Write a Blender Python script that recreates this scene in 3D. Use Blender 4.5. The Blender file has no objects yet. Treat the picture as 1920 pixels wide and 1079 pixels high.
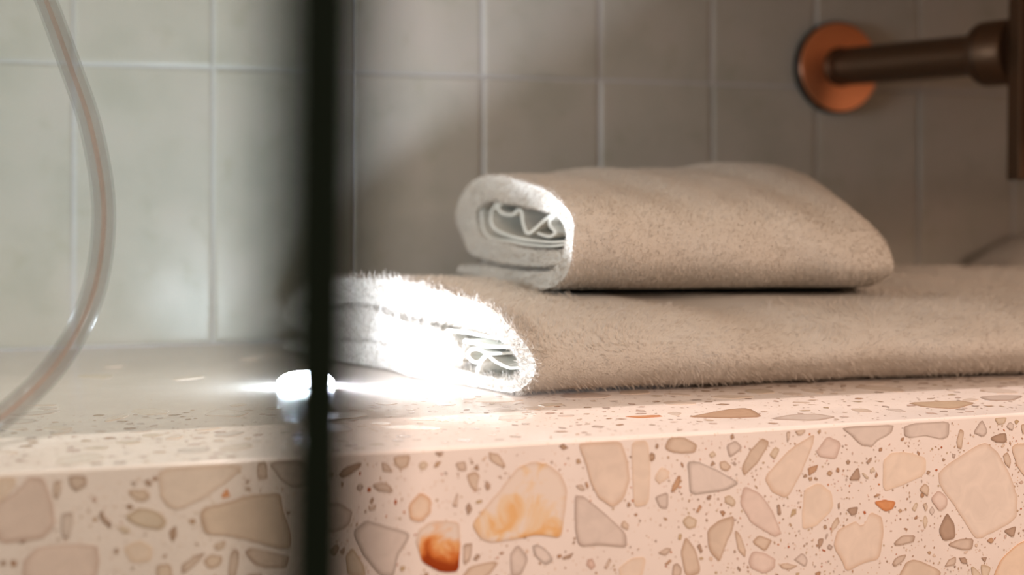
import bpy, math, random
import numpy as np
from mathutils import Vector

S = bpy.context.scene
COL = S.collection
PI = math.pi

# ------------------------------------------------------------------ camera
FPX, TH, DW, CZ, HOR, YF = 2627., .33635, 1.0305, .0999, 386.6, .557
CT, ST = math.cos(TH), math.sin(TH)
cam_d = bpy.data.cameras.new('camera')
cam = bpy.data.objects.new('camera', cam_d); COL.objects.link(cam)
cam.location = (0, 0, CZ)
cam.rotation_euler = (PI/2, 0, -TH)
cam_d.sensor_width = 36; cam_d.lens = 36*FPX/1920
cam_d.shift_y = (HOR-539.5)/1920
cam_d.clip_start = .01
cam_d.dof.use_dof = True
cam_d.dof.focus_distance = .69
cam_d.dof.aperture_fstop = 4.8
S.camera = cam

# ------------------------------------------------------------------ light
S.view_settings.view_transform = 'Standard'
S.view_settings.look = 'None'
S.view_settings.gamma = 1
S.view_settings.exposure = 0
S.view_settings.use_curve_mapping = False
S.cycles.use_denoising = True
S.cycles.max_bounces = 8
S.cycles.transparent_max_bounces = 12
S.cycles.sample_clamp_indirect = 6

w = bpy.data.worlds.new('room_light'); S.world = w; w.use_nodes = True
w.node_tree.nodes['Background'].inputs[0].default_value = (1, .86, .74, 1)
w.node_tree.nodes['Background'].inputs[1].default_value = .08

def light(kind, name, loc, target, energy, col, **k):
    d = bpy.data.lights.new(name, kind); o = bpy.data.objects.new(name, d); COL.objects.link(o)
    o.location = loc
    o.rotation_euler = (Vector(target)-Vector(loc)).to_track_quat('-Z', 'Y').to_euler()
    d.energy = energy; d.color = col
    for a, v in k.items(): setattr(d, a, v)
    return o
# warm downlight over the front of the bench, cut off by the added unseen downstand
light('SPOT', 'ceiling_downlight', (.25, -.229, 2.2), (.25, .58, 0), 150, (1, .85, .80), shadow_soft_size=.03, spot_size=1.0, spot_blend=.6)
# wide warm fill added in front of the niche for towels and shelf face
light('AREA', 'warm_front_fill', (.9, -1.4, 1.0), (.38, .60, .05), 36, (1, .735, .575), shape='RECTANGLE', size=1.4, size_y=.8)
# cool fill added out of view at the left to lift the left wall
light('AREA', 'cool_left_fill', (-.6, .66, .26), (.05, 1.0, .12), 6.5, (.76, .90, 1), shape='RECTANGLE', size=.3, size_y=.35)

# ------------------------------------------------------------------ helpers
def P(px, py, Z):                       # a point the photograph shows, at distance Z
    t = (px-960)/FPX
    return Vector((t*Z*CT+Z*ST, -t*Z*ST+Z*CT, CZ-(py-HOR)*Z/FPX))
def Pz(px, py, z):
    return P(px, py, FPX*(CZ-z)/(py-HOR))
def Py(px, py, y):
    t = (px-960)/FPX
    return P(px, py, y/(-t*ST+CT))
def Pplane(px, py, p, d):               # on the vertical plane through p (xy) along d (unit xy) -> (distance along d, z)
    r = P(px, py, 1.0); rx, ry, rz = r.x, r.y, r.z-CZ
    # a*(rx,ry) = p + k*d
    det = rx*(-d[1]) + ry*d[0]
    a = (p[0]*(-d[1]) + p[1]*d[0])/det
    k = (rx*p[1]-ry*p[0])/(-det)
    k = ((a*rx-p[0])*d[0]+(a*ry-p[1])*d[1])
    return k, CZ+a*rz
def tag(o, label=None, cat=None, group=None, kind=None):
    if label: o['label'] = label
    if cat: o['category'] = cat
    if group: o['group'] = group
    if kind: o['kind'] = kind
    return o
def link(name, me, parent=None):
    o = bpy.data.objects.new(name, me); COL.objects.link(o)
    if parent: o.parent = parent
    return o
def empty(name, loc=(0, 0, 0)):
    o = bpy.data.objects.new(name, None); COL.objects.link(o); o.location = loc; o.empty_display_size = .02
    return o
def mesh(name, V, F, m, parent=None, smooth=False, origin=None):
    me = bpy.data.meshes.new(name)
    V = [tuple(v) for v in V]
    if origin is not None: V = [(v[0]-origin[0], v[1]-origin[1], v[2]-origin[2]) for v in V]
    me.from_pydata(V, [], F); me.update()
    if m: me.materials.append(m)
    if smooth: me.polygons.foreach_set('use_smooth', [True]*len(me.polygons))
    o = link(name, me, parent)
    if origin is not None: o.location = origin
    return o
def box(name, lo, hi, m, parent=None, bev=0, seg=3):
    import bmesh
    bm = bmesh.new(); bmesh.ops.create_cube(bm, size=1)
    for v in bm.verts:
        v.co = Vector([lo[i]+(v.co[i]+.5)*(hi[i]-lo[i]) for i in range(3)])
    if bev: bmesh.ops.bevel(bm, geom=bm.edges[:], offset=bev, segments=seg, affect='EDGES', profile=.5)
    me = bpy.data.meshes.new(name); bm.to_mesh(me); bm.free()
    if m: me.materials.append(m)
    return link(name, me, parent)
def tube(name, pts, r, m, parent=None, n=20, caps=True):
    pts = [Vector(p) for p in pts]; V = []; F = []
    rs = r if hasattr(r, '__len__') else [r]*len(pts)
    up = None
    for i, p in enumerate(pts):
        t = (pts[min(i+1, len(pts)-1)]-pts[max(i-1, 0)])
        if t.length < 1e-9: t = Vector((0, 0, 1))
        t.normalize()
        if up is None:
            up = Vector((0, 0, 1)) if abs(t.z) < .9 else Vector((1, 0, 0))
        up = (up-t*up.dot(t)).normalized(); q = t.cross(up)
        for k in range(n):
            a = 2*PI*k/n
            V.append(p+(up*math.cos(a)+q*math.sin(a))*rs[i])
    for i in range(len(pts)-1):
        for k in range(n):
            F.append((i*n+k, i*n+(k+1) % n, (i+1)*n+(k+1) % n, (i+1)*n+k))
    if caps:
        F.append(tuple(range(n-1, -1, -1))); F.append(tuple((len(pts)-1)*n+k for k in range(n)))
    o = mesh(name, V, F, m, parent)
    me = o.data
    me.polygons.foreach_set('use_smooth', [len(p.vertices) == 4 for p in me.polygons])
    me.set_sharp_from_angle(angle=.7)
    return o
def lathe(name, base, axis, prof, m, parent=None, n=48):   # prof: (distance along axis, radius)
    a = Vector(axis).normalized()
    return tube(name, [Vector(base)+a*(h+1e-6*i) for i, (h, r) in enumerate(prof)], [r for h, r in prof], m, parent, n) if False else _lathe(name, base, a, prof, m, parent, n)
def _lathe(name, base, a, prof, m, parent, n):
    up = Vector((0, 0, 1)) if abs(a.z) < .9 else Vector((1, 0, 0))
    up = (up-a*up.dot(a)).normalized(); q = a.cross(up); V = []; F = []
    for h, r in prof:
        for k in range(n):
            t = 2*PI*k/n
            V.append(Vector(base)+a*h+(up*math.cos(t)+q*math.sin(t))*max(r, 1e-5))
    for i in range(len(prof)-1):
        for k in range(n):
            F.append((i*n+k, i*n+(k+1) % n, (i+1)*n+(k+1) % n, (i+1)*n+k))
    o = mesh(name, V, F, m, parent, smooth=True)
    o.data.set_sharp_from_angle(angle=.6)
    return o
def catmull(pts, n):
    pts = [np.array(p, float) for p in pts]
    P_ = [2*pts[0]-pts[1]]+pts+[2*pts[-1]-pts[-2]]
    out = []
    for i in range(1, len(P_)-2):
        for k in range(n):
            t = k/n
            out.append(.5*((2*P_[i])+(-P_[i-1]+P_[i+1])*t+(2*P_[i-1]-5*P_[i]+4*P_[i+1]-P_[i+2])*t*t+(-P_[i-1]+3*P_[i]-3*P_[i+1]+P_[i+2])*t**3))
    out.append(pts[-1])
    return out

# ------------------------------------------------------------------ materials
def mat(name):
    m = bpy.data.materials.new(name); m.use_nodes = True
    nt = m.node_tree; b = nt.nodes['Principled BSDF']
    return m, nt, b
def node(nt, t, **k):
    n = nt.nodes.new(t)
    for a, v in k.items():
        if a in n.inputs: n.inputs[a].default_value = v
        else: setattr(n, a, v)
    return n
def ramp(nt, src, stops):
    r = nt.nodes.new('ShaderNodeValToRGB'); nt.links.new(src, r.inputs[0])
    e = r.color_ramp.elements
    while len(e) < len(stops): e.new(.5)
    for i, (p, c) in enumerate(stops): e[i].position = p; e[i].color = (*c, 1)
    return r
def objco(nt, scale=(1, 1, 1)):
    g = nt.nodes.new('ShaderNodeNewGeometry')
    mp = nt.nodes.new('ShaderNodeMapping'); mp.inputs['Scale'].default_value = scale
    nt.links.new(g.outputs['Position'], mp.inputs[0])
    return mp.outputs[0]
def simple(name, col, rough=.5, metal=0, **k):
    m, nt, b = mat(name)
    b.inputs['Base Color'].default_value = (*col, 1); b.inputs['Roughness'].default_value = rough
    b.inputs['Metallic'].default_value = metal
    for a, v in k.items(): b.inputs[a].default_value = v
    return m

# glazed tile: off white with faint mottling and waviness
M_tile, nt, b = mat('glazed_tile')
co = objco(nt)
n1 = node(nt, 'ShaderNodeTexNoise', Scale=22., Detail=5.); nt.links.new(co, n1.inputs[0])
r1 = ramp(nt, n1.outputs[0], [(.3, (.425, .405, .345)), (.52, (.48, .45, .39)), (.72, (.50, .46, .405))])
n3 = node(nt, 'ShaderNodeTexNoise', Scale=55., Detail=3.); nt.links.new(co, n3.inputs[0])
r3 = ramp(nt, n3.outputs[0], [(.28, (.92, .925, .89)), (.42, (1, 1, 1))])
mx = node(nt, 'ShaderNodeMix', data_type='RGBA', blend_type='MULTIPLY'); mx.inputs[0].default_value = 1
nt.links.new(r1.outputs[0], mx.inputs[6]); nt.links.new(r3.outputs[0], mx.inputs[7])
nt.links.new(mx.outputs[2], b.inputs['Base Color'])
b.inputs['Roughness'].default_value = .34
n2 = node(nt, 'ShaderNodeTexNoise', Scale=16., Detail=2.); nt.links.new(co, n2.inputs[0])
bp = node(nt, 'ShaderNodeBump', Strength=.25, Distance=.004); nt.links.new(n2.outputs[0], bp.inputs['Height']); nt.links.new(bp.outputs[0], b.inputs['Normal'])
M_grout = simple('pale_grout', (.54, .53, .54), .6)

# terrazzo binder with fine specks
def terrazzo_binder():
    m, nt, b = mat('terrazzo_binder')
    co = objco(nt)
    n = node(nt, 'ShaderNodeTexNoise', Scale=40., Detail=4.); nt.links.new(co, n.inputs[0])
    r = ramp(nt, n.outputs[0], [(.3, (.80, .71, .65)), (.7, (.85, .755, .695))])
    v = node(nt, 'ShaderNodeTexVoronoi', Scale=620., feature='F1'); nt.links.new(co, v.inputs[0])
    sp = ramp(nt, v.outputs['Distance'], [(.10, (1, 1, 1)), (.26, (0, 0, 0))])
    vc = node(nt, 'ShaderNodeSeparateColor'); nt.links.new(v.outputs['Color'], vc.inputs[0])
    th = node(nt, 'ShaderNodeMath', operation='GREATER_THAN'); th.inputs[1].default_value = .72; nt.links.new(vc.outputs[0], th.inputs[0])
    mu = node(nt, 'ShaderNodeMath', operation='MULTIPLY'); nt.links.new(sp.outputs[0], mu.inputs[0]); nt.links.new(th.outputs[0], mu.inputs[1])
    rc = ramp(nt, vc.outputs[1], [(0, (.50, .30, .18)), (.5, (.68, .47, .32)), (.9, (.90, .76, .62))])
    mx = node(nt, 'ShaderNodeMix', data_type='RGBA'); nt.links.new(mu.outputs[0], mx.inputs[0])
    nt.links.new(r.outputs[0], mx.inputs[6]); nt.links.new(rc.outputs[0], mx.inputs[7])
    nt.links.new(mx.outputs[2], b.inputs['Base Color'])
    b.inputs['Roughness'].default_value = .17
    return m
M_bind = terrazzo_binder()
def chip_mat():
    m, nt, b = mat('polished_marble_chip')
    a = node(nt, 'ShaderNodeVertexColor'); a.layer_name = 'Col'
    co = objco(nt)
    n = node(nt, 'ShaderNodeTexNoise', Scale=110., Detail=5., Distortion=1.2); nt.links.new(co, n.inputs[0])
    r = ramp(nt, n.outputs[0], [(.3, (.93, .92, .91)), (.7, (1.04, 1.03, 1.02))])
    mx = node(nt, 'ShaderNodeMix', data_type='RGBA', blend_type='MULTIPLY'); mx.inputs[0].default_value = 1
    nt.links.new(a.outputs[0], mx.inputs[6]); nt.links.new(r.outputs[0], mx.inputs[7])
    nt.links.new(mx.outputs[2], b.inputs['Base Color'])
    b.inputs['Roughness'].default_value = .16
    return m
M_chip = chip_mat()
def rust_mat(name, c0, c1, c2, lo, hi, sc):
    m, nt, b = mat(name)
    a = node(nt, 'ShaderNodeVertexColor'); a.layer_name = 'Col'
    co = objco(nt)
    n = node(nt, 'ShaderNodeTexNoise', Scale=sc, Detail=5., Distortion=1.0); nt.links.new(co, n.inputs[0])
    g = nt.nodes.new('ShaderNodeTexCoord'); s = nt.nodes.new('ShaderNodeSeparateXYZ'); nt.links.new(g.outputs['Generated'], s.inputs[0])
    ad = node(nt, 'ShaderNodeMath', operation='SUBTRACT'); nt.links.new(n.outputs[0], ad.inputs[0])
    ml = node(nt, 'ShaderNodeMath', operation='MULTIPLY'); ml.inputs[1].default_value = hi; nt.links.new(s.outputs[2], ml.inputs[0])
    nt.links.new(ml.outputs[0], ad.inputs[1])
    r = ramp(nt, ad.outputs[0], [(lo, (1, 1, 1)), (lo+.10, c0), (lo+.20, c1), (lo+.34, c2)])
    mx = node(nt, 'ShaderNodeMix', data_type='RGBA', blend_type='MULTIPLY'); mx.inputs[0].default_value = 1
    nt.links.new(a.outputs[0], mx.inputs[6]); nt.links.new(r.outputs[0], mx.inputs[7])
    nt.links.new(mx.outputs[2], b.inputs['Base Color']); b.inputs['Roughness'].default_value = .12
    return m
M_rust = rust_mat('rust_veined_chip', (1, .62, .30), (.80, .27, .07), (.42, .08, .015), .12, .55, 75.)
M_amber = rust_mat('amber_veined_chip', (1, .88, .68), (.98, .70, .38), (.95, .60, .28), .44, .05, 75.)

# terry cloth
def terry(name, col, scale, dist):
    m, nt, b = mat(name)
    co = objco(nt)
    n = node(nt, 'ShaderNodeTexNoise', Scale=scale, Detail=3.); nt.links.new(co, n.inputs[0])
    bp = node(nt, 'ShaderNodeBump', Strength=.8, Distance=dist); nt.links.new(n.outputs[0], bp.inputs['Height']); nt.links.new(bp.outputs[0], b.inputs['Normal'])
    b.inputs['Base Color'].default_value = (*col, 1); b.inputs['Roughness'].default_value = .95
    b.inputs['Specular IOR Level'].default_value = .1
    return m
M_terry = terry('terry_cloth', (.62, .58, .52), 900., .0012)
M_hem = terry('woven_hem', (.76, .74, .67), 2500., .0003)
def pile_mat():
    m = bpy.data.materials.new('terry_pile'); m.use_nodes = True; nt = m.node_tree
    nt.nodes.remove(nt.nodes['Principled BSDF'])
    d = node(nt, 'ShaderNodeBsdfDiffuse'); d.inputs[0].default_value = (.70, .645, .58, 1)
    t = node(nt, 'ShaderNodeBsdfTranslucent'); t.inputs[0].default_value = (.67, .61, .54, 1)
    x = nt.nodes.new('ShaderNodeMixShader'); x.inputs[0].default_value = .35
    nt.links.new(d.outputs[0], x.inputs[1]); nt.links.new(t.outputs[0], x.inputs[2])
    nt.links.new(x.outputs[0], nt.nodes['Material Output'].inputs[0])
    return m
M_pile = pile_mat()

M_copper = simple('brushed_copper', (.95, .42, .23), .28, 1)
M_bronze = simple('dark_bronze', (.10, .052, .026), .42, .7)
M_black = simple('dark_bronze_groove', (.02, .014, .01), .5, .5)
M_edge = simple('dark_green_glass_edge', (.004, .0085, .0045), .7, 0, **{'Specular IOR Level': .1})
def glass():
    m = bpy.data.materials.new('clear_shower_glass'); m.use_nodes = True; nt = m.node_tree
    nt.nodes.remove(nt.nodes['Principled BSDF'])
    t = node(nt, 'ShaderNodeBsdfTransparent'); t.inputs[0].default_value = (.93, .965, .95, 1)
    g = node(nt, 'ShaderNodeBsdfGlossy', Roughness=.03); g.inputs[0].default_value = (1, 1, 1, 1)
    f = node(nt, 'ShaderNodeFresnel', IOR=2.1)
    x = nt.nodes.new('ShaderNodeMixShader'); nt.links.new(f.outputs[0], x.inputs[0])
    nt.links.new(t.outputs[0], x.inputs[1]); nt.links.new(g.outputs[0], x.inputs[2])
    nt.links.new(x.outputs[0], nt.nodes['Material Output'].inputs[0])
    return m
M_glass = glass()
def reflection_mat(name, tint, alpha, col, rough):
    m = bpy.data.materials.new(name); m.use_nodes = True; nt = m.node_tree
    b = nt.nodes['Principled BSDF']
    b.inputs['Base Color'].default_value = (*col, 1); b.inputs['Roughness'].default_value = rough
    t = node(nt, 'ShaderNodeBsdfTransparent'); t.inputs[0].default_value = (*tint, 1)
    x = nt.nodes.new('ShaderNodeMixShader'); x.inputs[0].default_value = alpha
    nt.links.new(t.outputs[0], x.inputs[1]); nt.links.new(b.outputs[0], x.inputs[2])
    nt.links.new(x.outputs[0], nt.nodes['Material Output'].inputs[0])
    return m
M_refl_sleeve = reflection_mat('hose_reflection_sleeve', (.90, .90, .90), .10, (.36, .35, .34), .15)  # see-through tube layers standing in for a reflection in the glass
M_refl_streak = reflection_mat('hose_reflection_streak', (.94, .88, .85), .22, (.80, .56, .46), .3)
M_lamp, nt, b = mat('glowing_lens')
b.inputs['Emission Color'].default_value = (.76, .86, 1, 1); b.inputs['Emission Strength'].default_value = 520
M_white = simple('white_plastic', (.8, .8, .8), .35)
M_plaster = simple('warm_white_plaster', (.64, .51, .39), .8)
M_floor = simple('pale_stone_floor', (.55, .43, .34), .4)

# ------------------------------------------------------------------ setting
SOF = .30
wall = box('wall_back', (-.6, DW+.0014, -.9), (1.35, DW+.06, 1.6), M_grout); tag(wall, kind='structure')
xs = [.0341, .1309, .2330, .3363, .4346, .5341, .6318, .7336]
while xs[0] > -.5: xs.insert(0, xs[0]-.101)
while xs[-1] < 1.25: xs.append(xs[-1]+.1)
rows = [(0.0, .2), (.2, .4), (.4, .6)]
rnd = random.Random(4)
G = .0007
for i in range(len(xs)-1):
    for (z0, z1) in rows:
        x0, x1, a0, a1 = xs[i]+G, xs[i+1]-G, z0+G, min(z1, SOF+.14)-G
        V = []
        ty, tx, tz = rnd.uniform(-.0004, .0004), rnd.uniform(-.0005, .0005), rnd.uniform(-.0004, .0004)
        cx, cz_ = (x0+x1)/2, (a0+a1)/2
        for (ins, y) in ((0, .006), (0, .0013), (.0008, .0005), (.0024, 0)):
            for (sx, sz) in ((-1, -1), (1, -1), (1, 1), (-1, 1)):
                X = (x1-x0)/2-ins; Zh = (a1-a0)/2-ins
                V.append((sx*X, y+ty+tx*sx+tz*sz, sz*Zh))
        F = []
        for r in range(3):
            for k in range(4):
                F.append((r*4+k, r*4+(k+1) % 4, (r+1)*4+(k+1) % 4, (r+1)*4+k))
        F.append((12, 13, 14, 15))
        o = mesh('tile', V, F, M_tile, wall); o.location = (cx, DW, cz_)
        me = o.data; me.polygons.foreach_set('use_smooth', [False]*len(me.polygons))
soff = box('ceiling', (-.6, YF, SOF), (1.35, DW, 1.6), M_plaster); tag(soff, kind='structure')
shade_lintel = box('shade_trim_1', (-.6, YF, .21), (1.25, YF+.04, SOF), M_plaster, bev=.002); tag(shade_lintel, kind='structure')  # unseen downstand added to keep the warm light off the back wall
wr = box('wall_right', (1.25, -.4, -.9), (1.35, DW, 1.6), M_plaster); tag(wr, kind='structure')
fl = box('floor', (-1.6, -1.8, -.95), (1.35, DW, -.9), M_floor); tag(fl, kind='structure')
base = box('wall_front', (-.6, YF+.03, -.9), (1.25, DW, -.17), M_plaster); tag(base, kind='structure')

# ------------------------------------------------------------------ terrazzo slab
shelf = empty('terrazzo_shelf', (.35, YF+.2, -.17))
tag(shelf, 'thick polished peach terrazzo shelf with marble chips carrying the towels', 'shelf')
def child(o):
    o.parent = shelf; o.matrix_parent_inverse = shelf.matrix_world.inverted() if False else o.matrix_parent_inverse
    return o
OFF = Vector(shelf.location)
slab = box('slab', (-.6, YF, -.17), (1.25, DW+.002, 0), M_bind, None, bev=.0016, seg=3)
slab.parent = shelf; slab.location = -OFF
slab.data.polygons.foreach_set('use_smooth', [True]*len(slab.data.polygons)); slab.data.set_sharp_from_angle(angle=.9)

def lin(c): return tuple(q*g for q, g in zip(_lin(c), (.98, 1.01, 1.06)))
def _lin(c): return tuple(((x/255)/12.92 if x/255 < .04045 else ((x/255+.055)/1.055)**2.4) for x in c)
def chaikin(p, it=2):
    for _ in range(it):
        q = []
        for i in range(len(p)):
            a, b_ = np.array(p[i]), np.array(p[(i+1) % len(p)])
            q += [tuple(a*.85+b_*.15), tuple(a*.15+b_*.85)]
        p = q
    return p
def chip_rings(poly, inner, rim, rimw=.0012, rough=0, rr=None):
    """poly: list of 2-D points (metres). returns verts(2d), faces, colours"""
    p = [np.array(q) for q in poly]
    if rough: p = [q+np.array([rr.gauss(0, rough), rr.gauss(0, rough)]) for q in p]
    c = sum(p)/len(p); size = np.mean([np.linalg.norm(q-c) for q in p])
    n = len(p); V = []; C = []
    ks = [0, min(.18, rimw/size), min(.45, 3.2*rimw/size)]
    mid = tuple(.5*a+.5*b_ for a, b_ in zip(inner, rim))
    for k, colr in zip(ks, (rim, mid, inner)):
        for q in p: V.append(q+(c-q)*k); C.append(colr)
    V.append(c); C.append(inner)
    F = []
    for r in range(2):
        for i in range(n): F.append((r*n+i, r*n+(i+1) % n, (r+1)*n+(i+1) % n, (r+1)*n+i))
    for i in range(n): F.append((2*n+i, 2*n+(i+1) % n, 3*n))
    return V, F, C
def area2(p):
    return sum(p[i][0]*p[(i+1) % len(p)][1]-p[(i+1) % len(p)][0]*p[i][1] for i in range(len(p)))/2
EPS = .00012
NCH = [0]
def to3(face, q):
    return (q[0], YF-EPS, q[1]) if face == 'front' else (q[0], q[1], EPS)
def chip(face, poly, inner, rim, m=None, rough=0, rr=None, rimw=.0012):
    if face == 'front' and area2(poly) < 0 or face == 'top' and area2(poly) < 0: poly = poly[::-1]
    V, F, C = chip_rings(poly, inner, rim, rimw, rough, rr)
    NCH[0] += 1; e = (NCH[0] % 40)*.000004
    c = V[-1]; o3 = to3(face, c)
    V3 = [(a, b_-e, d) if face == 'front' else (a, b_, d+e) for a, b_, d in (to3(face, q) for q in V)]
    n0 = len(poly)
    # side skirt going into the slab so that the chip has a body
    sk = [(v[0], v[1]+.0012, v[2]) if face == 'front' else (v[0], v[1], v[2]-.0012) for v in V3[:n0]]
    b0 = len(V3); V3 += sk; C += [rim]*n0
    F = list(F)+[(b0+i, b0+(i+1) % n0, (i+1) % n0, i) for i in range(n0)]
    o = mesh('stone_chip', V3, F, m or M_chip, None, origin=o3)
    o.parent = shelf; o.location = Vector(o3)-OFF
    at = o.data.color_attributes.new('Col', 'FLOAT_COLOR', 'POINT')
    at.data.foreach_set('color', [x for cc in C for x in (*cc, 1)])
    return o
big = []      # occupied circles (face, x, y, r) used to keep the small chips clear
def occupy(face, poly):
    big.append((face, np.array(poly)))
def inside(poly, x, y):
    r = False; n = len(poly); j = n-1
    for i in range(n):
        if (poly[i][1] > y) != (poly[j][1] > y) and x < (poly[j][0]-poly[i][0])*(y-poly[i][1])/(poly[j][1]-poly[i][1])+poly[i][0]: r = not r
        j = i
    return r

# traced chips of the front face. crops: R (right), M (middle), L (left)
CR = {'R': (1260, 740, 2.909), 'M': (620, 780, 2.909), 'L': (0, 840, 3.0)}
K = {  # name: (inner, rim) sRGB of the stone itself
 'cream': ((236, 212, 188), (214, 180, 150)), 'pale': ((240, 220, 200), (216, 186, 160)), 'pink': ((232, 206, 190), (196, 164, 146)),
 'grey': ((220, 202, 188), (168, 144, 128)), 'tan': ((214, 186, 154), (178, 142, 112)), 'dark': ((190, 162, 140), (150, 120, 98)),
 'brown': ((204, 166, 134), (164, 122, 92)), 'orange': ((226, 160, 110), (196, 120, 70)), 'ghost': ((240, 216, 190), (232, 204, 176)),
 'lgrey': ((226, 210, 198), (150, 132, 118)), 'amber': ((240, 208, 172), (214, 160, 112)), 'red': ((206, 120, 70), (170, 84, 44)),
 'dirty': ((204, 176, 150), (158, 124, 98)), 'olive': ((214, 192, 158), (186, 156, 120))}
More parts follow.
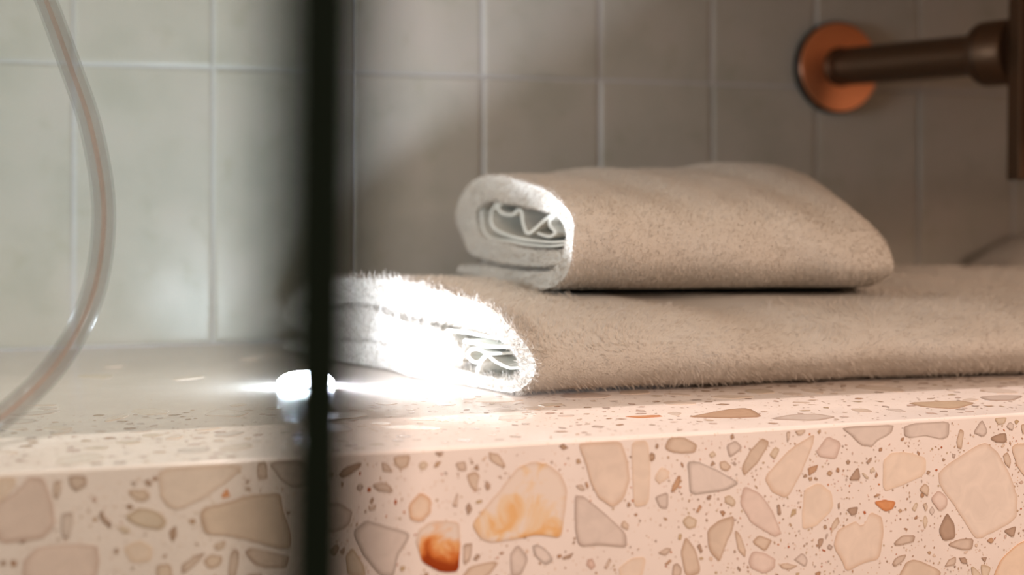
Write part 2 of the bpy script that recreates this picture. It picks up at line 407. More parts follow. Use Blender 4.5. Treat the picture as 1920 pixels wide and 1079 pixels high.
traced = [
 ('R','pale',[(1450,420),(1700,252),(1780,320),(1850,450),(1885,560),(1880,680),(1700,780),(1650,785),(1560,640),(1460,500)]),
 ('R','cream',[(500,455),(640,300),(775,215),(770,270),(700,440),(625,572),(540,530)]),
 ('R','tan',[(378,400),(430,300),(490,235),(535,260),(470,370),(392,447)]),
 ('R','grey',[(297,270),(350,252),(386,292),(310,350)]),
 ('R','lgrey',[(85,365),(150,370),(280,430),(368,485),(290,525),(100,550),(90,450)]),
 ('R','pink',[(370,600),(390,495),(480,540),(540,620),(600,760),(560,778),(430,700)]),
 ('R','tan',[(192,740),(250,690),(340,660),(335,730),(290,830),(258,918),(200,850)]),
 ('R','ghost',[(710,640),(720,520),(800,480),(870,530),(880,620),(800,710),(710,738)]),
 ('R','ghost',[(1150,530),(1150,360),(1200,315),(1290,315),(1385,345),(1380,440),(1230,505)]),
 ('R','cream',[(880,830),(900,740),(1000,690),(1025,716),(1052,705),(1084,640),(1145,670),(1155,760),(1130,900),(1040,920),(950,968),(925,905)]),
 ('R','pink',[(785,310),(850,225),(925,265),(895,355),(800,340)]),
 ('R','brown',[(738,400),(800,380),(785,420),(745,445)]),
 ('R','grey',[(920,172),(1215,158),(1195,210),(1120,250),(1090,285),(1030,275),(980,225)]),
 ('R','grey',[(1260,165),(1512,142),(1510,228),(1470,245),(1380,225),(1270,235)]),
 ('R','dark',[(960,470),(1015,390),(1028,468)]),
 ('R','dark',[(950,625),(1015,610),(1005,655),(975,662)]),
 ('R','orange',[(1098,588),(1160,575),(1222,585),(1200,630),(1160,640)]),
 ('R','grey',[(1640,210),(1690,125),(1722,200),(1700,232)]),
 ('R','dark',[(1733,240),(1780,215),(1822,210),(1825,262),(1770,262)]),
 ('R','tan',[(1550,250),(1570,187),(1592,200),(1580,300),(1555,290)]),
 ('R','olive',[(1758,120),(1828,118),(1810,160),(1775,165)]),
 ('R','grey',[(1822,180),(1840,148),(1865,165),(1860,198)]),
 ('R','tan',[(1805,330),(1830,315),(1848,360),(1840,405),(1812,375)]),
 ('R','dark',[(1452,745),(1500,640),(1540,710),(1545,785),(1480,803)]),
 ('R','dirty',[(1500,820),(1560,790),(1645,785),(1635,848),(1560,845)]),
 ('R','dirty',[(1210,810),(1250,770),(1325,768),(1320,805),(1215,827)]),
 ('R','dark',[(1803,745),(1880,715),(1862,785)]),
 ('R','brown',[(1715,800),(1740,780),(1757,795),(1740,815)]),
 ('R','dirty',[(1198,925),(1225,885),(1280,872),(1260,910),(1215,942)]),
 ('R','tan',[(1235,995),(1280,910),(1330,900),(1465,960),(1460,1010),(1240,1010)]),
 ('R','dirty',[(1485,940),(1510,900),(1550,885),(1545,930)]),
 ('R','dark',[(1565,890),(1600,890),(1612,925),(1580,922)]),
 ('R','olive',[(1630,930),(1680,975),(1690,1010),(1640,1010)]),
 ('R','olive',[(1680,925),(1740,940),(1720,1010),(1690,1000)]),
 ('R','amber',[(1745,1010),(1790,900),(1880,820),(1990,760),(2010,1010)]),
 ('R','dark',[(1685,890),(1718,888),(1705,918)]),
 ('R','pink',[(1408,570),(1450,520),(1500,560),(1500,610),(1460,640)]),
 ('R','tan',[(1345,520),(1380,482),(1402,510),(1395,560)]),
 ('R','tan',[(1368,600),(1385,588),(1395,615),(1380,640)]),
 ('R','olive',[(1305,625),(1330,588),(1342,600),(1325,643)]),
 ('R','grey',[(1400,640),(1418,608),(1435,635),(1418,662)]),
 ('R','olive',[(1366,690),(1380,655),(1397,690),(1378,740)]),
 ('R','tan',[(870,710),(905,665),(915,700),(885,735),(865,765)]),
 ('R','dark',[(795,790),(828,785),(820,820),(797,848)]),
 ('R','grey',[(660,905),(710,862),(740,900),(730,942)]),
 ('R','tan',[(435,805),(470,768),(548,795),(510,860)]),
 ('R','tan',[(340,740),(370,760),(402,850),(400,895),(360,850)]),
 ('R','pink',[(418,900),(440,855),(520,870),(565,900),(560,950),(500,980),(425,945)]),
 ('R','tan',[(585,930),(620,920),(690,935),(650,953),(600,950)]),
 ('R','tan',[(45,860),(75,770),(130,850),(158,975),(75,1000)]),
 ('R','olive',[(55,690),(90,660),(135,680),(130,725),(85,735)]),
 ('R','dark',[(135,830),(150,808),(168,850),(155,867)]),
 ('R','dirty',[(0,1000),(5,930),(30,920),(55,950),(45,1000)]),
 ('R','tan',[(-20,235),(60,228),(138,275),(125,318),(30,322),(-40,300)]),
 ('R','olive',[(200,330),(222,308),(243,330),(215,347)]),
 ('R','tan',[(258,370),(290,360),(325,395),(300,420),(262,405)]),
 ('R','olive',[(285,560),(315,548),(350,590),(335,612),(290,590)]),
 ('R','olive',[(530,330),(560,285),(587,300),(560,355)]),
 ('R','brown',[(0,500),(35,440),(48,450),(40,500),(5,535),(-8,530)]),
 ('R','dirty',[(622,205),(645,200),(640,240),(628,265)]),
 ('R','tan',[(668,198),(730,192),(720,212),(690,225)]),
 ('R','dark',[(570,605),(588,600),(597,655),(578,662)]),
 ('R','dark',[(902,600),(915,588),(915,615),(908,628)]),
 ('R','brown',[(1100,555),(1120,543),(1140,545),(1110,562)]),
 ('R','dark',[(1055,370),(1085,342),(1090,355),(1070,380)]),
 ('R','olive',[(1080,410),(1095,395),(1110,420),(1080,427)]),
 ('R','olive',[(1035,430),(1045,428),(1075,455),(1060,462)]),
 ('R','cream',[(1850,290),(1870,270),(1990,260),(1990,470),(1920,445),(1880,390)]),
 ('R','brown',[(128,640),(150,600),(165,615),(140,645)]),
 ('R','tan',[(1902,170),(1918,160),(1940,200),(1910,220)]),
 ('R','dark',[(1905,740),(1940,735),(1940,755)]),
 # middle crop
 ('M','amberbig',[(770,590),(850,490),(950,370),(1020,280),(1100,248),(1180,262),(1250,310),(1292,400),(1275,540),(1258,668),(1120,648),(1010,672),(880,692),(810,668)]),
 ('M','rustbig',[(463,690),(480,620),(550,572),(700,575),(707,680),(700,850),(600,855),(500,800)]),
 ('M','lgrey',[(125,630),(200,570),(300,600),(432,640),(420,680),(370,760),(345,880),(280,875),(190,770)]),
 ('M','cream',[(1350,150),(1420,130),(1585,125),(1620,250),(1632,350),(1600,450),(1540,500),(1460,450),(1420,370),(1380,230)]),
 ('M','grey',[(1330,430),(1380,440),(1470,510),(1610,640),(1618,718),(1480,702),(1350,715),(1332,600)]),
 ('M','amber',[(425,490),(490,415),(550,455),(545,530),(490,577),(432,565)]),
 ('M','dark',[(50,322),(90,280),(170,252),(178,270),(110,325),(70,340)]),
 ('M','dirty',[(232,375),(290,362),(330,385),(345,415),(265,410)]),
 ('M','dirty',[(278,255),(310,260),(345,308),(290,305)]),
 ('M','tan',[(345,222),(440,215),(420,280),(385,295),(350,270)]),
 ('M','olive',[(480,265),(510,245),(532,265),(515,295),(485,290)]),
 ('M','dirty',[(680,260),(735,245),(742,300),(695,300)]),
 ('M','tan',[(740,320),(790,305),(815,330),(800,370),(800,418),(760,385)]),
 ('M','tan',[(862,195),(920,210),(958,285),(900,265),(865,235)]),
 ('M','dark',[(838,385),(855,350),(873,385),(853,410)]),
 ('M','dirty',[(660,490),(695,410),(690,500)]),
 ('M','dark',[(737,500),(755,472),(773,510),(745,547)]),
 ('M','grey',[(975,760),(1020,698),(1080,780),(1040,870),(985,880)]),
 ('M','lgrey',[(1098,710),(1130,702),(1190,745),(1215,790),(1170,815),(1115,770)]),
 ('M','dirty',[(722,700),(775,692),(765,780),(725,820)]),
 ('M','dark',[(775,785),(800,752),(818,765),(795,790)]),
 ('M','tan',[(710,885),(760,820),(900,792),(912,810),(850,880),(800,900)]),
 ('M','dark',[(1260,775),(1325,745),(1310,775),(1275,785)]),
 ('M','grey',[(1768,440),(1840,415),(1838,510),(1795,500)]),
 ('M','ghost',[(1765,340),(1800,280),(1850,300),(1840,340),(1790,375)]),
 ('M','dirty',[(1780,750),(1830,720),(1860,725),(1830,762)]),
 ('M','dirty',[(1490,830),(1520,775),(1530,790),(1505,838)]),
 ('M','brown',[(1820,810),(1850,783),(1862,790),(1840,812)]),
 ('M','ghost',[(1570,830),(1640,775),(1720,770),(1700,880),(1580,900)]),
 ('M','ghost',[(1640,140),(1730,130),(1745,300),(1735,480),(1655,500),(1645,300)]),
 ('M','tan',[(1580,600),(1600,570),(1625,595),(1618,625)]),
 ('M','dark',[(566,195),(617,195),(595,225)]),
 ('M','dirty',[(210,500),(255,485),(245,515),(215,515)]),
 ('M','olive',[(100,870),(90,760),(130,720),(180,800),(200,880)]),
 ('M','dark',[(0,740),(40,700),(60,720),(30,770)]),
 ('M','dark',[(55,740),(90,712),(80,760)]),
 ('M','grey',[(-60,480),(60,475),(130,520),(110,600),(20,640),(-60,600)]),
 ('M','dirty',[(1335,380),(1370,372),(1390,405),(1360,405)]),
 ('M','brown',[(1385,365),(1398,360),(1408,390),(1395,395)]),
 # left crop
 ('L','tanbig',[(1120,370),(1150,335),(1280,305),(1380,272),(1568,250),(1580,340),(1630,500),(1625,560),(1570,568),(1400,520),(1270,492),(1150,488)]),
 ('L','pale',[(880,112),(1380,90),(1280,190),(1130,290),(1000,350),(940,330),(900,270)]),
 ('L','pink',[(100,240),(160,160),(250,170),(300,330),(310,440),(240,510),(0,540),(-60,400),(-40,330)]),
 ('L','pink',[(130,640),(200,560),(400,540),(550,550),(560,640),(540,740),(120,740)]),
 ('L','dirty',[(300,190),(340,180),(345,240),(318,290),(297,270)]),
 ('L','dirty',[(380,160),(480,155),(490,210),(430,245),(400,220)]),
 ('L','grey',[(345,370),(415,360),(400,470),(385,515),(345,500)]),
 ('L','dark',[(555,380),(575,345),(590,390),(630,430),(620,455),(570,410)]),
 ('L','olive',[(700,385),(790,335),(890,360),(940,410),(910,460),(800,445),(730,415)]),
 ('L','tan',[(715,240),(820,235),(850,275),(800,310),(740,280)]),
 ('L','dark',[(805,190),(840,175),(860,205),(835,222)]),
 ('L','orange',[(1240,275),(1275,225),(1295,275),(1260,285)]),
 ('L','dirty',[(1442,80),(1490,80),(1500,175),(1440,182)]),
 ('L','grey',[(1500,80),(1700,70),(1740,200),(1640,230),(1560,170)]),
 ('L','dirty',[(1370,590),(1400,560),(1520,590),(1620,610),(1600,680),(1440,670)]),
 ('L','dirty',[(1290,600),(1320,568),(1345,590),(1325,740),(1280,740)]),
 ('L','tan',[(1200,545),(1270,520),(1260,565),(1215,580)]),
 ('L','dirty',[(1020,660),(1090,610),(1160,585),(1120,640),(1050,700),(1020,710)]),
 ('L','tan',[(1140,640),(1180,600),(1255,610),(1240,660),(1180,685)]),
 ('L','tan',[(880,660),(960,655),(975,740),(880,740)]),
 ('L','ghost',[(690,560),(780,520),(860,560),(850,640),(740,650)]),
 ('L','dark',[(0,640),(30,630),(35,660),(5,668)]),
 ('L','dark',[(640,575),(660,560),(665,595),(648,602)]),
 ('L','dark',[(1370,190),(1395,175),(1402,195),(1385,205)]),
 ('L','dark',[(1380,715),(1470,710),(1460,740),(1385,740)]),
 ('L','olive',[(660,450),(700,440),(740,470),(700,490)]),
 ('L','ghost',[(-60,160),(90,150),(80,220),(0,310),(-60,330)]),
 ('L','dark',[(1860,150),(1890,140),(1880,170)]),
 ('L','dark',[(1825,225),(1860,215),(1868,240),(1840,255)]),
 ('L','dark',[(1825,270),(1865,285),(1860,305),(1830,300)]),
]
rr = random.Random(11)
for crop, kind, pts in traced:
    ox, oy, k = CR[crop]
    mm = None; rw = .0007
    key = kind
    if kind == 'amberbig': mm = M_amber; key = 'pale'
    if kind == 'rustbig': mm = M_rust; key = 'pale'
    if kind == 'tanbig': key = 'tan'
    w_ = [Py(ox+u/k, oy+v/k, YF) for u, v in pts]
    poly = [(q.x, min(q.z, -.0017)) for q in w_]
    poly = chaikin(poly, 2)
    occupy('front', poly)
    jit = rr.uniform(.95, 1.03)
    mixb = 0 if key in ('dark', 'brown', 'orange', 'red') else .46
    c0 = tuple(min(1, x*jit)*(1-mixb)+g*mixb for x, g in zip(lin(K[key][0]), (.82, .73, .67))); c1 = tuple(.82*a+.18*b_ for a, b_ in zip(lin(K[key][1]), c0))
    chip('front', poly, c0, c1, mm, rough=.00010, rr=rr, rimw=rw)

def rpoly(r, cx, cy, size, n):
    asp = r.uniform(.45, 1); a0 = r.uniform(0, PI)
    out = []
    for i in range(n):
        a = 2*PI*(i+r.uniform(-.3, .3))/n; q = size*r.uniform(.7, 1.1)
        x, y = math.cos(a)*q, math.sin(a)*q*asp
        out.append((cx+x*math.cos(a0)-y*math.sin(a0), cy+x*math.sin(a0)+y*math.cos(a0)))
    return out
# top face: the larger chips of the lit front strip, two of them traced
for kind, pts in (('brown', [(1288,783),(1320,777),(1362,769),(1395,766),(1412,770),(1430,783),(1360,785)]),
                  ('orange', [(1168,782),(1235,779),(1243,782),(1200,785)]),
                  ('grey', [(1440,787),(1480,779),(1530,777),(1570,783),(1530,790)]),
                  ('grey', [(1835,745),(1880,742),(1920,743),(1900,752),(1850,752)]),
                  ('tan', [(1700,756),(1800,752),(1830,757),(1790,768),(1730,764)])):
    poly = chaikin([(Pz(x, y, 0).x, Pz(x, y, 0).y) for x, y in pts], 1)
    occupy('top', poly); chip('top', poly, lin(K[kind][0]), lin(K[kind][1]))
cent = []
def clear_of(face, x, y, r):
    for f, pl in big:
        if f != face: continue
        if abs(pl[:, 0].mean()-x) > .06 or abs(pl[:, 1].mean()-y) > .06: continue
        if np.min(np.hypot(pl[:, 0]-x, pl[:, 1]-y)) < r or inside(pl, x, y): return False
    return True
kinds = ['cream', 'pale', 'pink', 'grey', 'tan', 'ghost', 'ghost', 'cream', 'olive']
n_t = 0
for _ in range(1500):
    x, y = rr.uniform(-.12, .85), rr.uniform(YF+.006, .70 if rr.random() < .75 else .95)
    s = rr.choice((.006, .008, .011, .015))
    if y-s < YF+.003 or not clear_of('top', x, y, s*1.1): continue
    poly = chaikin(rpoly(rr, x, y, s, rr.choice((5, 6, 7))), 1)
    if min(q[1] for q in poly) < YF+.002: continue
    occupy('top', poly); k = rr.choice(kinds); n_t += 1
    tb = lambda c: tuple(.5*a+.5*g for a, g in zip(lin(c), (.82, .73, .67)))
    if n_t < 150: chip('top', poly, tb(K[k][0]), tb(K[k][1]))
    else: break
# fine chips: one stuff part
V = []; F = []; C = []
smalls = []
def small(face, x, y, s, k):
    p = rpoly(rr, x, y, s, rr.choice((4, 5, 6)))
    if area2(p) < 0: p = p[::-1]
    b0 = len(V); c0 = lin(K[k][0]); c1 = lin(K[k][1])
    for q in p: V.append(to3(face, q)); C.append(c1)
    V.append(to3(face, (x, y))); C.append(c0)
    for i in range(len(p)): F.append((b0+i, b0+(i+1) % len(p), b0+len(p)))
ks = ['dark', 'dirty', 'brown', 'brown', 'dirty', 'dirty', 'tan', 'tan', 'olive', 'olive', 'grey', 'pink', 'red', 'pale', 'orange']
grid = {}
def free(face, x, y, s):
    g = (face, int(x/.006), int(y/.006))
    for a in (-1, 0, 1):
        for b_ in (-1, 0, 1):
            for (u, v, t) in grid.get((face, g[1]+a, g[2]+b_), ()):
                if math.hypot(u-x, v-y) < (s+t)*1.05: return False
    if not clear_of(face, x, y, s*1.15): return False
    grid.setdefault(g, []).append((x, y, s)); return True
for s_rng, N in (((.0022, .0034), 150), ((.0011, .0018), 650), ((.0003, .0008), 5200)):
    for _ in range(N):
        x, z = rr.uniform(-.1, .62), rr.uniform(-.105, -.003)
        s = rr.uniform(*s_rng)
        if s_rng[0] < .001 and x < .27 and rr.random() < .55: continue
        if free('front', x, z, s): small('front', x, z, s, rr.choice(ks[:] if s < .002 else ['tan', 'olive', 'pink', 'grey', 'dirty', 'ghost']))
for s_rng, N in (((.0015, .004), 700), ((.0005, .0012), 1500)):
    for _ in range(N):
        x, y = rr.uniform(-.05, .75), rr.uniform(YF+.004, .70)
        s = rr.uniform(*s_rng)
        if free('top', x, y, s): small('top', x, y, s, rr.choice(['tan', 'olive', 'pink', 'grey', 'dirty', 'pink', 'brown', 'cream', 'pale']))
fc = mesh('fine_chips', V, F, M_chip, None); fc.parent = shelf; fc.location = -OFF
at = fc.data.color_attributes.new('Col', 'FLOAT_COLOR', 'POINT'); at.data.foreach_set('color', [x for cc in C for x in (*cc, 1)])
tag(fc, kind='stuff')

# ------------------------------------------------------------------ towels
rng = np.random.default_rng(5)
def wob(x, y, z, f, s):      # smooth pseudo noise from sines, arrays ok
    return (np.sin(x*f+1.3*s+2.1*np.sin(y*f*.7+s))+np.sin(y*f*1.13+2.2*s+1.7*np.sin(z*f*.9+s*1.9))+np.sin(z*f*1.31+.7*s+1.4*np.sin(x*f*.8+2.7*s)))/3
def ribbon(pts, crop, plane, nsub=6, minh=0):
    """closed loop of a cloth layer traced in the end plane: (d, z) on both sides of its centre line, rounded ends"""
    ox, oy, k = crop
    c = catmull([(ox+u/k, oy+v/k, h/k) for u, v, h in pts], nsub)
    c = np.array(c); T = np.gradient(c[:, :2], axis=0); T /= np.linalg.norm(T, axis=1)[:, None]+1e-9
    Nn = np.stack([-T[:, 1], T[:, 0]], 1)
    A = c[:, :2]+Nn*c[:, 2:3]; B = c[:, :2]-Nn*c[:, 2:3]
    def cap(i, sgn):
        out = []
        for a in np.linspace(PI/2, -PI/2, 7)[1:-1]:
            out.append(c[i, :2]+(Nn[i]*math.sin(a)*1+T[i]*sgn*math.cos(a))*c[i, 2])
        return out
    end = cap(-1, 1); st = cap(0, -1)[::-1]
    loop = list(A)+end+list(B[::-1])+st
    n = len(A)
    dz = [Pplane(q[0], q[1], *plane) for q in loop]
    return dz, n
def cloth(name, loop, xf, ts, m, parent, n):
    """sweep the loop (d,z) along the towel; xf(d,z,t)->xyz; end faces closed with a strip of quads"""
    N = len(loop); V = []
    dz = np.array(loop); cen = dz
    for j, t in enumerate(ts):
        for d, z in loop: V.append(xf(d, z, t))
    F = []
    for j in range(len(ts)-1):
        for i in range(N):
            F.append((j*N+i, j*N+(i+1) % N, (j+1)*N+(i+1) % N, (j+1)*N+i))
    def capf(o, rev):
        fs = []
        # A side 0..n-1, end cap n..n+4, B side n+5..2n+4, start cap 2n+5..2n+9
        for i in range(n-1): fs.append((o+i, o+i+1, o+2*n+4-(i+1), o+2*n+4-i))
        fs.append(tuple(o+q for q in [n-1]+list(range(n, n+5))+[n+5]))
        fs.append(tuple(o+q for q in [2*n+4]+list(range(2*n+5, 2*n+10))+[0]))
        return [f[::-1] for f in fs] if rev else fs
    F += capf(0, True)+capf((len(ts)-1)*N, False)
    import bmesh
    o = mesh(name, V, F, m, None)
    bm = bmesh.new(); bm.from_mesh(o.data); bmesh.ops.recalc_face_normals(bm, faces=bm.faces[:]); bm.to_mesh(o.data); bm.free()
    o.data.polygons.foreach_set('use_smooth', [True]*len(o.data.polygons)); o.data.set_sharp_from_angle(angle=1.1)
    o.parent = parent; o.location = -Vector(parent.location)
    return o
def tri_arrays(o):
    me = o.data; me.calc_loop_triangles()
    T = np.empty(len(me.loop_triangles)*3, np.int32); me.loop_triangles.foreach_get('vertices', T); T = T.reshape(-1, 3)
    co = np.empty(len(me.vertices)*3, np.float64); me.vertices.foreach_get('co', co); co = co.reshape(-1, 3)
    vn = np.empty(len(me.vertices)*3, np.float64); me.vertices.foreach_get('normal', vn); vn = vn.reshape(-1, 3)
    return co, T, vn
def pile(name, src, N, length, width, parent, comb, lift=.6, jit=.35, keep=None, seed=1, curl=.5, clump=0, ck=.6, cj=.6):
    r = np.random.default_rng(seed)
    co, T, vn = tri_arrays(src)
    a, b_, c = co[T[:, 0]], co[T[:, 1]], co[T[:, 2]]
    fn = np.cross(b_-a, c-a); ar = np.linalg.norm(fn, axis=1)/2; fn /= (2*ar[:, None]+1e-12)
    ctr = (a+b_+c)/3
    wgt = ar.copy()
    if keep is not None: wgt *= keep(ctr, fn)
    idx = r.choice(len(T), N, p=wgt/wgt.sum())
    u = r.random(N); v = r.random(N); f = u+v > 1; u[f] = 1-u[f]; v[f] = 1-v[f]
    p = a[idx]+(b_[idx]-a[idx])*u[:, None]+(c[idx]-a[idx])*v[:, None]
    n = fn[idx]
    cb = comb(p, n)
    cb = cb-n*(cb*n).sum(1)[:, None]; cb /= np.linalg.norm(cb, axis=1)[:, None]+1e-9
    rn = r.normal(size=(N, 3))
    L = length*(.6+.8*r.random(N))[:, None]
    d1 = n*lift+cb*(1-lift)+rn*jit*.6; d1 /= np.linalg.norm(d1, axis=1)[:, None]
    d2 = d1*.5+cb*curl+rn[:, ::-1]*jit*.7-n*.1; d2 /= np.linalg.norm(d2, axis=1)[:, None]
    q0 = p-n*.0003; q1 = p+d1*L*.55; q2 = q1+d2*L*.45
    if clump:
        cs = clump; hsh = np.floor(p/cs)
        jt = np.stack([np.modf(np.abs(np.sin(hsh@np.array([12.9898, 78.233, 37.719])+k)*43758.5))[0] for k in (0, 1.7, 3.1)], 1)
        cc = (hsh+.5+cj*(jt-.5))*cs
        cc = cc-n*((cc-p)*n).sum(1)[:, None]+n*L*.8+cb*L*.3
        q2 = q2*(1-ck)+cc*ck; q1 = q1*(1-ck*.4)+(cc-n*L*.4)*(ck*.4)
    s = np.cross(d1, n+r.normal(size=(N, 3))*.6); s /= np.linalg.norm(s, axis=1)[:, None]+1e-9
    wv = s*width*(.7+.6*r.random(N))[:, None]*.5
    V = np.empty((N, 6, 3)); V[:, 0] = q0-wv; V[:, 1] = q0+wv; V[:, 2] = q1-wv*1.1; V[:, 3] = q1+wv*1.1; V[:, 4] = q2-wv*.5; V[:, 5] = q2+wv*.5
    V[:, :, 2] = np.maximum(V[:, :, 2], .0005)
    base = (np.arange(N)*6)[:, None]
    Q = np.concatenate([base+np.array([[0, 1, 3, 2]]), base+np.array([[2, 3, 5, 4]])], 1).reshape(-1)
    me = bpy.data.meshes.new(name)
    me.vertices.add(N*6); me.vertices.foreach_set('co', V.reshape(-1))
    me.loops.add(N*8); me.loops.foreach_set('vertex_index', Q.astype(np.int32))
    me.polygons.add(N*2); me.polygons.foreach_set('loop_start', np.arange(0, N*8, 4, dtype=np.int32))
    me.polygons.foreach_set('use_smooth', np.ones(N*2, dtype=bool))
    me.update(calc_edges=True)
    me.materials.append(M_pile)
    o = link(name, me, parent); o.location = -Vector(parent.location)
    o['kind'] = 'stuff'
    return o
camv = np.array([0, 0, CZ])
def facing(c, n):
    v = camv-c; v /= np.linalg.norm(v, axis=1)[:, None]
    return ((n*v).sum(1) > -.25).astype(float)

# ---- lower bath towel
nb = (.2449, .6837); fb = (.176, .945)
dl = math.hypot(fb[0]-nb[0], fb[1]-nb[1]); bd = ((fb[0]-nb[0])/dl, (fb[1]-nb[1])/dl)
C6 = (520, 480, 3.481)
bt = empty('bath_towel', (.55, .80, 0))
tag(bt, 'large folded off-white terry bath towel lying flat on the terrazzo, its end lit', 'towel')
outer = [(78,604,34),(200,612,48),(400,632,66),(620,655,84),(800,712,84),(1000,772,80),(1200,822,78),(1380,862,64),(1500,872,52),(1583,812,48),(1604,700,52),(1575,585,52),(1500,492,58),(1380,432,68),(1200,377,82),(1000,322,92),(800,272,88),(600,247,82),(400,238,76),(260,258,66),(165,305,50),(125,368,44),(165,428,52),(270,448,72),(400,446,90),(600,452,90),(800,512,82),(1000,585,74),(1130,632,56),(1215,662,36)]
def hand_base(dn, t):
    return .0495+.003*dn-.0035*t*(1-dn)
def bt_xf(d, z, t):
    x0 = nb[0]+bd[0]*d; y0 = nb[1]+bd[1]*d
    L = .62
    dn = max(0, d)/dl
    x = x0+t*(L+.05*dn)
    lift = min(1, max(0, z)/.045)
    y = y0-.066*t*(L)/.62*.66*(1-dn)
    tt = t
    und = .0022*math.sin(t*17+dn*4)+.0014*math.sin(t*41+dn*9+1)
    z2 = z+und*lift*min(1, t*8)
    # slight swell under the upper towel and a sag to the right of it
    mid = math.sin(PI*min(1, max(0, dn)))
    z2 += lift*(.0015*mid-.006*t*(1-dn)*1.0-.008*max(0, t-.55)*dn)
    if z < .02: z2 = max(z2, .0016) if z > 0 else max(z2, .0008)
    # softly dented near edge
    y += .0016*math.sin(t*23+z*60)*(1-dn)*min(1, t*10)+.0012*math.sin(t*57+1)*(1-dn)*min(1, t*10)
    e = math.exp(-t/.006)
    x += .0015*e*0+.003*math.sin(dn*14+z*120)*max(0, 1-t*12)
    z2 += .0085*max(0, 1-dn/.10)**1.3*min(1, .25+t*3)*max(0, 1-z/.030)
    k = min(1, max(0, (x-.66)/.10)); k = k*k*(3-2*k)
    z2 *= 1-.42*k*dn**.6
    y -= .035*k*dn
    if .275 < x < .54 and .69 < y < .91:
        z2 = min(z2, hand_base((y-.7)/.195, (x-.283)/.21)-.0012)
    return (x, y, max(z2, .0009))
lp, n = ribbon(outer, C6, (nb, bd))
ts = [0, .003, .008, .02]+list(np.linspace(.04, 1, 60))
b_out = cloth('folded_cloth', lp, bt_xf, ts, M_terry, bt, n)
hems = [[(1080,498,9),(1270,513,9),(1400,531,9),(1515,545,9)],
        [(1240,560,12),(1320,572,12),(1400,592,12),(1515,600,10)],
        [(1470,640,9),(1400,640,10),(1340,610,10),(1290,622,10),(1282,665,10),(1325,700,10),(1375,668,9)],
        [(1295,808,8),(1335,715,9),(1390,652,10),(1430,695,10),(1490,738,9),(1540,742,8)]]
for h in hems:
    l2, n2 = ribbon(h, C6, (nb, bd), 5)
    cloth('hem', l2, lambda d, z, t: bt_xf(d, z, t*.25), list(np.linspace(0, 1, 8)), M_hem, bt, n2)
def comb_b(p, n):
    a = wob(p[:, 0], p[:, 1]*1.0, p[:, 2]*2.5, 34., 1.)*2.6+wob(p[:, 0], p[:, 1], p[:, 2], 90., 3.)*1.1
    return np.stack([np.cos(a), .2*np.sin(a*1.7), np.sin(a)-.5], 1)
def keep_b(c, n):
    w_ = facing(c, n)
    w_ *= np.where(c[:, 0] > .83, 0, 1)
    w_ *= np.where((c[:, 0] > .296) & (c[:, 0] < .480) & (c[:, 1] > .716) & (c[:, 1] < .89) & (c[:, 2] > .03) & (n[:, 2] > .5), 0, 1)
    return w_
pile('terry_pile', b_out, 230000, .0036, .00034, bt, comb_b, lift=.30, jit=.28, keep=keep_b, seed=2, clump=.0028, ck=.5, curl=.8)
def keep_edge(c, n):
    # the cut end and the rim next to it
    t0 = c[:, 0]-(nb[0]+bd[0]*(c[:, 1]-nb[1])/bd[1])
    return facing(c, n)*(t0 < .009)
pile('end_fringe', b_out, 16000, .0046, .00030, bt, lambda p, n: np.stack([-.6+0*p[:, 0], .2*p[:, 0], .5+0*p[:, 0]], 1), lift=.5, jit=.75, keep=keep_edge, seed=3)

# ---- upper towel
C5 = (820, 270, 3.481)
tt = empty('hand_towel', (.39, .80, .05))
tag(tt, 'small rolled-over off-white terry towel resting on top of the flat bath towel', 'towel')
XE = .283
pl5 = ((XE, .700), (.05, .99875))
outer5 = [(165,825,26),(300,848,48),(480,878,54),(650,898,58),(770,872,50),(842,780,38),(862,660,30),(850,550,30),(815,452,40),(740,388,56),(620,348,72),(480,308,80),(370,288,78),(275,312,76),(208,380,64),(186,470,54),(205,570,58),(262,660,64),(360,700,64),(500,728,58),(650,750,50),(770,745,44)]
lp5, n5 = ribbon(outer5, C5, pl5)
D5 = max(d for d, z in lp5); print('upper towel depth', D5, 'z', min(z for d, z in lp5), max(z for d, z in lp5), 'dmin', min(d for d, z in lp5))
d5 = min(d for d, z in lp5); SP = D5-d5
def tt_xf(d, z, t):
    dn = (d-d5)/SP
    Hl = .056+.012*dn; Hr = .046+.043*dn
    zb = .0495+.003*dn
    s = 1+(Hr/Hl-1)*t
    zz = zb+(z-zb)*s
    zb_r = -.0035*t*(1-dn)
    x = XE+.05*d+t*(.205+.045*dn)
    y = .700+d*.99875-.010*t*(1-dn)
    h = (z-zb)/Hl
    zz += zb_r+(.0012*math.sin(t*13+dn*5)+.0008*math.sin(t*29+dn*8))*min(1, t*6)*h
    # rounding of the far right corner
    if t > .8:
        k = ((t-.8)/.2)**2.2
        x -= .004*k*abs(h-.45)
        y += .022*k*(.5-dn)
        zz -= .016*k*max(0, h-.2)*(1.-.5*dn)
    y += .0012*math.sin(t*19+h*5)*min(1, t*8)*(1-dn)
    x += .0012*math.sin(dn*16+z*150)*max(0, 1-t*10)
    zz = max(zz, hand_base(dn, t)+.0002)
    return (x, y, zz)
ts5 = [0, .006, .016, .04]+list(np.linspace(.08, 1, 36))
t_out = cloth('folded_cloth', lp5, tt_xf, ts5, M_terry, tt, n5)
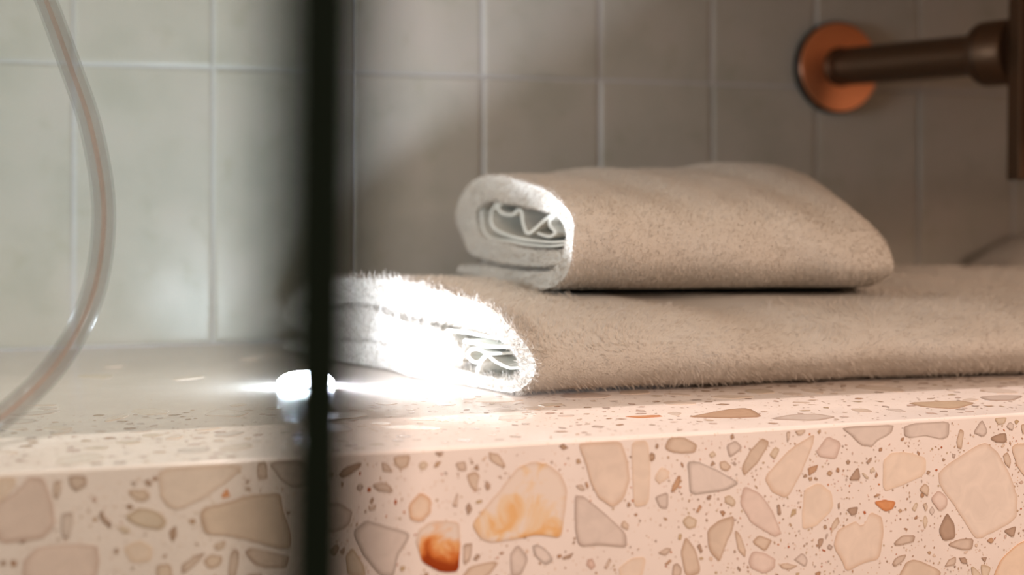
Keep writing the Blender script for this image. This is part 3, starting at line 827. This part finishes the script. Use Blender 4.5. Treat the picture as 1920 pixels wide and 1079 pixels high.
hem5 = [[(262,395,8),(252,470,8),(272,550,8),(335,618,8),(450,636,8),(560,655,8),(700,668,8),(830,652,8)],
        [(400,392,8),(335,420,9),(326,490,9),(362,560,9),(450,606,9),(600,632,9),(720,642,8),(815,632,8)],
        [(350,392,9),(400,448,9),(460,464,9),(500,432,9),(515,450,10),(520,510,10),(550,570,11),(582,582,11),(620,555,11),(680,500,10),(745,455,9)],
        [(745,470,8),(716,500,9),(716,540,9),(738,578,9),(700,606,9),(640,585,8)]]
for h in hem5:
    l2, n2 = ribbon(h, C5, pl5, 5)
    cloth('hem', l2, lambda d, z, t: tt_xf(d, z, .012+t*.3), list(np.linspace(0, 1, 8)), M_hem, tt, n2)
def keep_t(c, n):
    return facing(c, n)*np.where((c[:, 2] < .0535) & (n[:, 2] < -.3), 0, 1)
def comb_t(p, n):
    a = wob(p[:, 0], p[:, 1], p[:, 2], 60., 2.)*1.2
    return np.stack([.5*np.sin(a), .1*np.cos(a), -np.ones(len(p))], 1)
pile('terry_pile', t_out, 160000, .0019, .00036, tt, comb_t, lift=.6, jit=.45, keep=keep_t, seed=7, curl=.3, clump=.0013, ck=.55, cj=.15)

# ---- third towel, out of focus at the right
mt = empty('bath_towel', (.82, .90, 0))
tag(mt, 'pale towel mound behind the right end of the flat bath towel, mostly out of frame', 'towel')
V = []; F = []; NU, NV = 40, 24
for i in range(NU+1):
    t = i/NU
    x = .722+t*.28
    H = .079*min(1, (t*2.6))**.62*(1-.1*t)+.004; H = max(H, .046)
    W_ = .038
    for j in range(NV+1):
        a = PI*j/NV
        V.append((x+.004*math.sin(j*.7+t*5), (.984)-W_*math.copysign(abs(math.cos(a))**.6, math.cos(a))*(.55+.45*min(1, t*3)), .002+(H+.0015*math.sin(t*30+a*4))*abs(math.sin(a))**.75))
for i in range(NU):
    for j in range(NV):
        q = i*(NV+1)+j; F.append((q, q+NV+1, q+NV+2, q+1))
b0 = len(V)
F.append(tuple(range(NV+1))); F.append(tuple(NU*(NV+1)+j for j in range(NV, -1, -1)))
for i in range(1): F.append(tuple([i_*(NV+1) for i_ in range(NU+1)]+[i_*(NV+1)+NV for i_ in range(NU, -1, -1)]))
third = mesh('folded_cloth', V, F, M_terry, None, smooth=True); third.parent = mt; third.location = -Vector(mt.location)
import bmesh
bm = bmesh.new(); bm.from_mesh(third.data); bmesh.ops.recalc_face_normals(bm, faces=bm.faces[:]); bm.to_mesh(third.data); bm.free()
pile('terry_pile', third, 30000, .0024, .0004, mt, comb_t, lift=.5, jit=.5, keep=facing, seed=9)

# ------------------------------------------------------------------ wall fitting
ro = Py(1562, 128, DW)
fit = empty('wall_bracket', (ro.x, DW, ro.z))
tag(fit, 'dark bronze wall fitting with copper rosette above the small towel, at the right', 'wall fitting')
def put(o, par):
    o.parent = par; o.location = -Vector(par.location); return o
put(lathe('wall_rosette', (ro.x, DW, ro.z), (0, -1, 0), [(0, 0), (0, .0385), (.0075, .0388), (.0095, .0372)], M_black, None), fit)
put(lathe('copper_face', (ro.x, DW, ro.z), (0, -1, 0), [(.009, .0375), (.0112, .0368), (.0118, .034), (.0118, 0)], M_copper, None), fit)
p1 = P(1872, 112, 1.06)
p1 = Vector((p1.x, p1.y, ro.z-.001))
ax = (p1-ro).normalized()
q0 = ro+Vector((0, -.010, 0))
put(lathe('neck', q0, (0, -1, 0), [(0, .0165), (.004, .0165), (.006, .0145), (.012, .0145)], M_bronze, None), fit)
L = (p1-q0).length; axn = (p1-q0).normalized()
put(lathe('arm', q0+axn*.002, axn, [(-.0, .0), (.0, .0158), (L-.012, .0158), (L-.010, .0165), (L, .0165)], M_bronze, None), fit)
put(lathe('collar', q0+axn*(L-.016), axn, [(0, .0158), (.001, .0225), (.005, .0245), (.0075, .0245)], M_bronze, None), fit)
put(lathe('groove', q0+axn*(L-.009), axn, [(0, .0243), (.0022, .0238)], M_black, None), fit)
put(lathe('socket', q0+axn*(L-.0072), axn, [(0, .0247), (.020, .0247), (.022, .0235), (.022, 0)], M_bronze, None), fit)
# vertical flat bar carried by the socket
cb = q0+axn*(L+.022)
b = box('vertical_bar', (-.0, -.016, -.0), (.034, .0, .1355), M_bronze, None, bev=.0012)
zb = P(1900, 338, 1.03).z; xy = P(1899, 200, 1.03)
b.parent = fit; b.location = Vector((xy.x-.001, xy.y+.006, zb))-Vector(fit.location); b.rotation_euler = (0, .012, -.10)

# ------------------------------------------------------------------ hose reflection in the glass, built as a solid tube
hp = [(5,-260,.80),(30,-150,.74),(60,-60,.70),(90,10,.68),(134,130,.66),(168,230,.65),(190,340,.64),(194,430,.63),(180,530,.62),(148,615,.61),(100,690,.60),(48,745,.59),(-12,793,.575),(-100,838,.53),(-230,866,.49)]
pts = [P(*q) for q in hp]
top0 = Vector((pts[0].x-.03, DW-.05, min(pts[0].z+.05, .40)))
pts = [Vector((top0.x, DW-.012, top0.z+.0)), Vector((top0.x, DW-.045, top0.z+.002))]+pts+[pts[-1]+Vector((-.06, -.04, -.012)), pts[-1]+Vector((-.12, -.06, -.10)), pts[-1]+Vector((-.15, -.06, -.35))]
sm = catmull([tuple(p) for p in pts], 12)
hose = empty('reflected_hose', tuple(pts[0]))
tag(hose, 'curved grey reflection of a shower hose with a copper streak, built as a tube, at far left', 'hose reflection')
put(tube('reflection_sleeve', sm, .0054, M_refl_sleeve, None, 28), hose)
put(tube('reflection_streak', sm, .0011, M_refl_streak, None, 16), hose)
put(tube('reflection_lining', sm, .0042, reflection_mat('hose_reflection_lining', (.94, .93, .92), .07, (.40, .35, .33), .3), None, 24), hose)
put(lathe('wall_outlet', (pts[0].x, DW, pts[0].z), (0, -1, 0), [(0, 0), (0, .026), (.006, .026), (.008, .012), (.03, .011), (.03, 0)], M_bronze, None), hose)

# ------------------------------------------------------------------ small lamp
lp0 = Pz(573, 725, 0)
lamp = empty('puck_light', (lp0.x, lp0.y, 0))
tag(lamp, 'small bright white glowing puck light on the shelf before the towel end', 'light')
put(lathe('base_ring', (lp0.x, lp0.y, 0), (0, 0, 1), [(0, 0), (0, .0125), (.0008, .0128), (.0012, .0125)], M_white, None), lamp)
put(lathe('glowing_lens', (lp0.x, lp0.y, .0008), (0, 0, 1), [(0, .0138), (.0006, .0154), (.0026, .0154), (.0050, .0128), (.0067, .0092), (.0076, .004), (.0077, 0)], M_lamp, None), lamp)

sp = light('SPOT', 'puck_beam', (lp0.x+.010, lp0.y-.004, .010), (.215, .715, .030), 1.5, (.80, .88, 1), shadow_soft_size=.008, spot_size=2.3, spot_blend=1)
sp.parent = lamp; sp.location = Vector(sp.location)-Vector(lamp.location)
# ------------------------------------------------------------------ glass panel close to the lens
gp = empty('glass_shower_panel', (0, 0, -.9))
tag(gp, 'clear glass shower panel with a blurred dark green upright edge close to the lens', 'glass panel')
ZB = .118
e0 = P(603, HOR, ZB); right = Vector((CT, -ST, 0)); fwd = Vector((ST, CT, 0))
def slabbox(name, c, hw, hd, z0, z1, m, ang=0, lean=0):
    r2 = right*math.cos(ang)+fwd*math.sin(ang); f2 = fwd*math.cos(ang)-right*math.sin(ang)
    V = []
    for z in (z0, z1):
        sh = right*(lean*(z-CZ))
        for sx, sy in ((-1, -1), (1, -1), (1, 1), (-1, 1)):
            q = Vector((c.x, c.y, 0))+r2*hw*sx+f2*hd*sy+sh; V.append((q.x, q.y, z))
    F = [(0, 3, 2, 1), (4, 5, 6, 7), (0, 1, 5, 4), (1, 2, 6, 5), (2, 3, 7, 6), (3, 0, 4, 7)]
    return put(mesh(name, V, F, m), gp)
slabbox('upright_edge', e0, .0047, .001, -.9, 1.2, M_edge, 0, .014)
pw = .30
pc = e0-right*(.0047+pw)
slabbox('pane', pc, pw, .0009, -.9, 1.2, M_glass, 0)
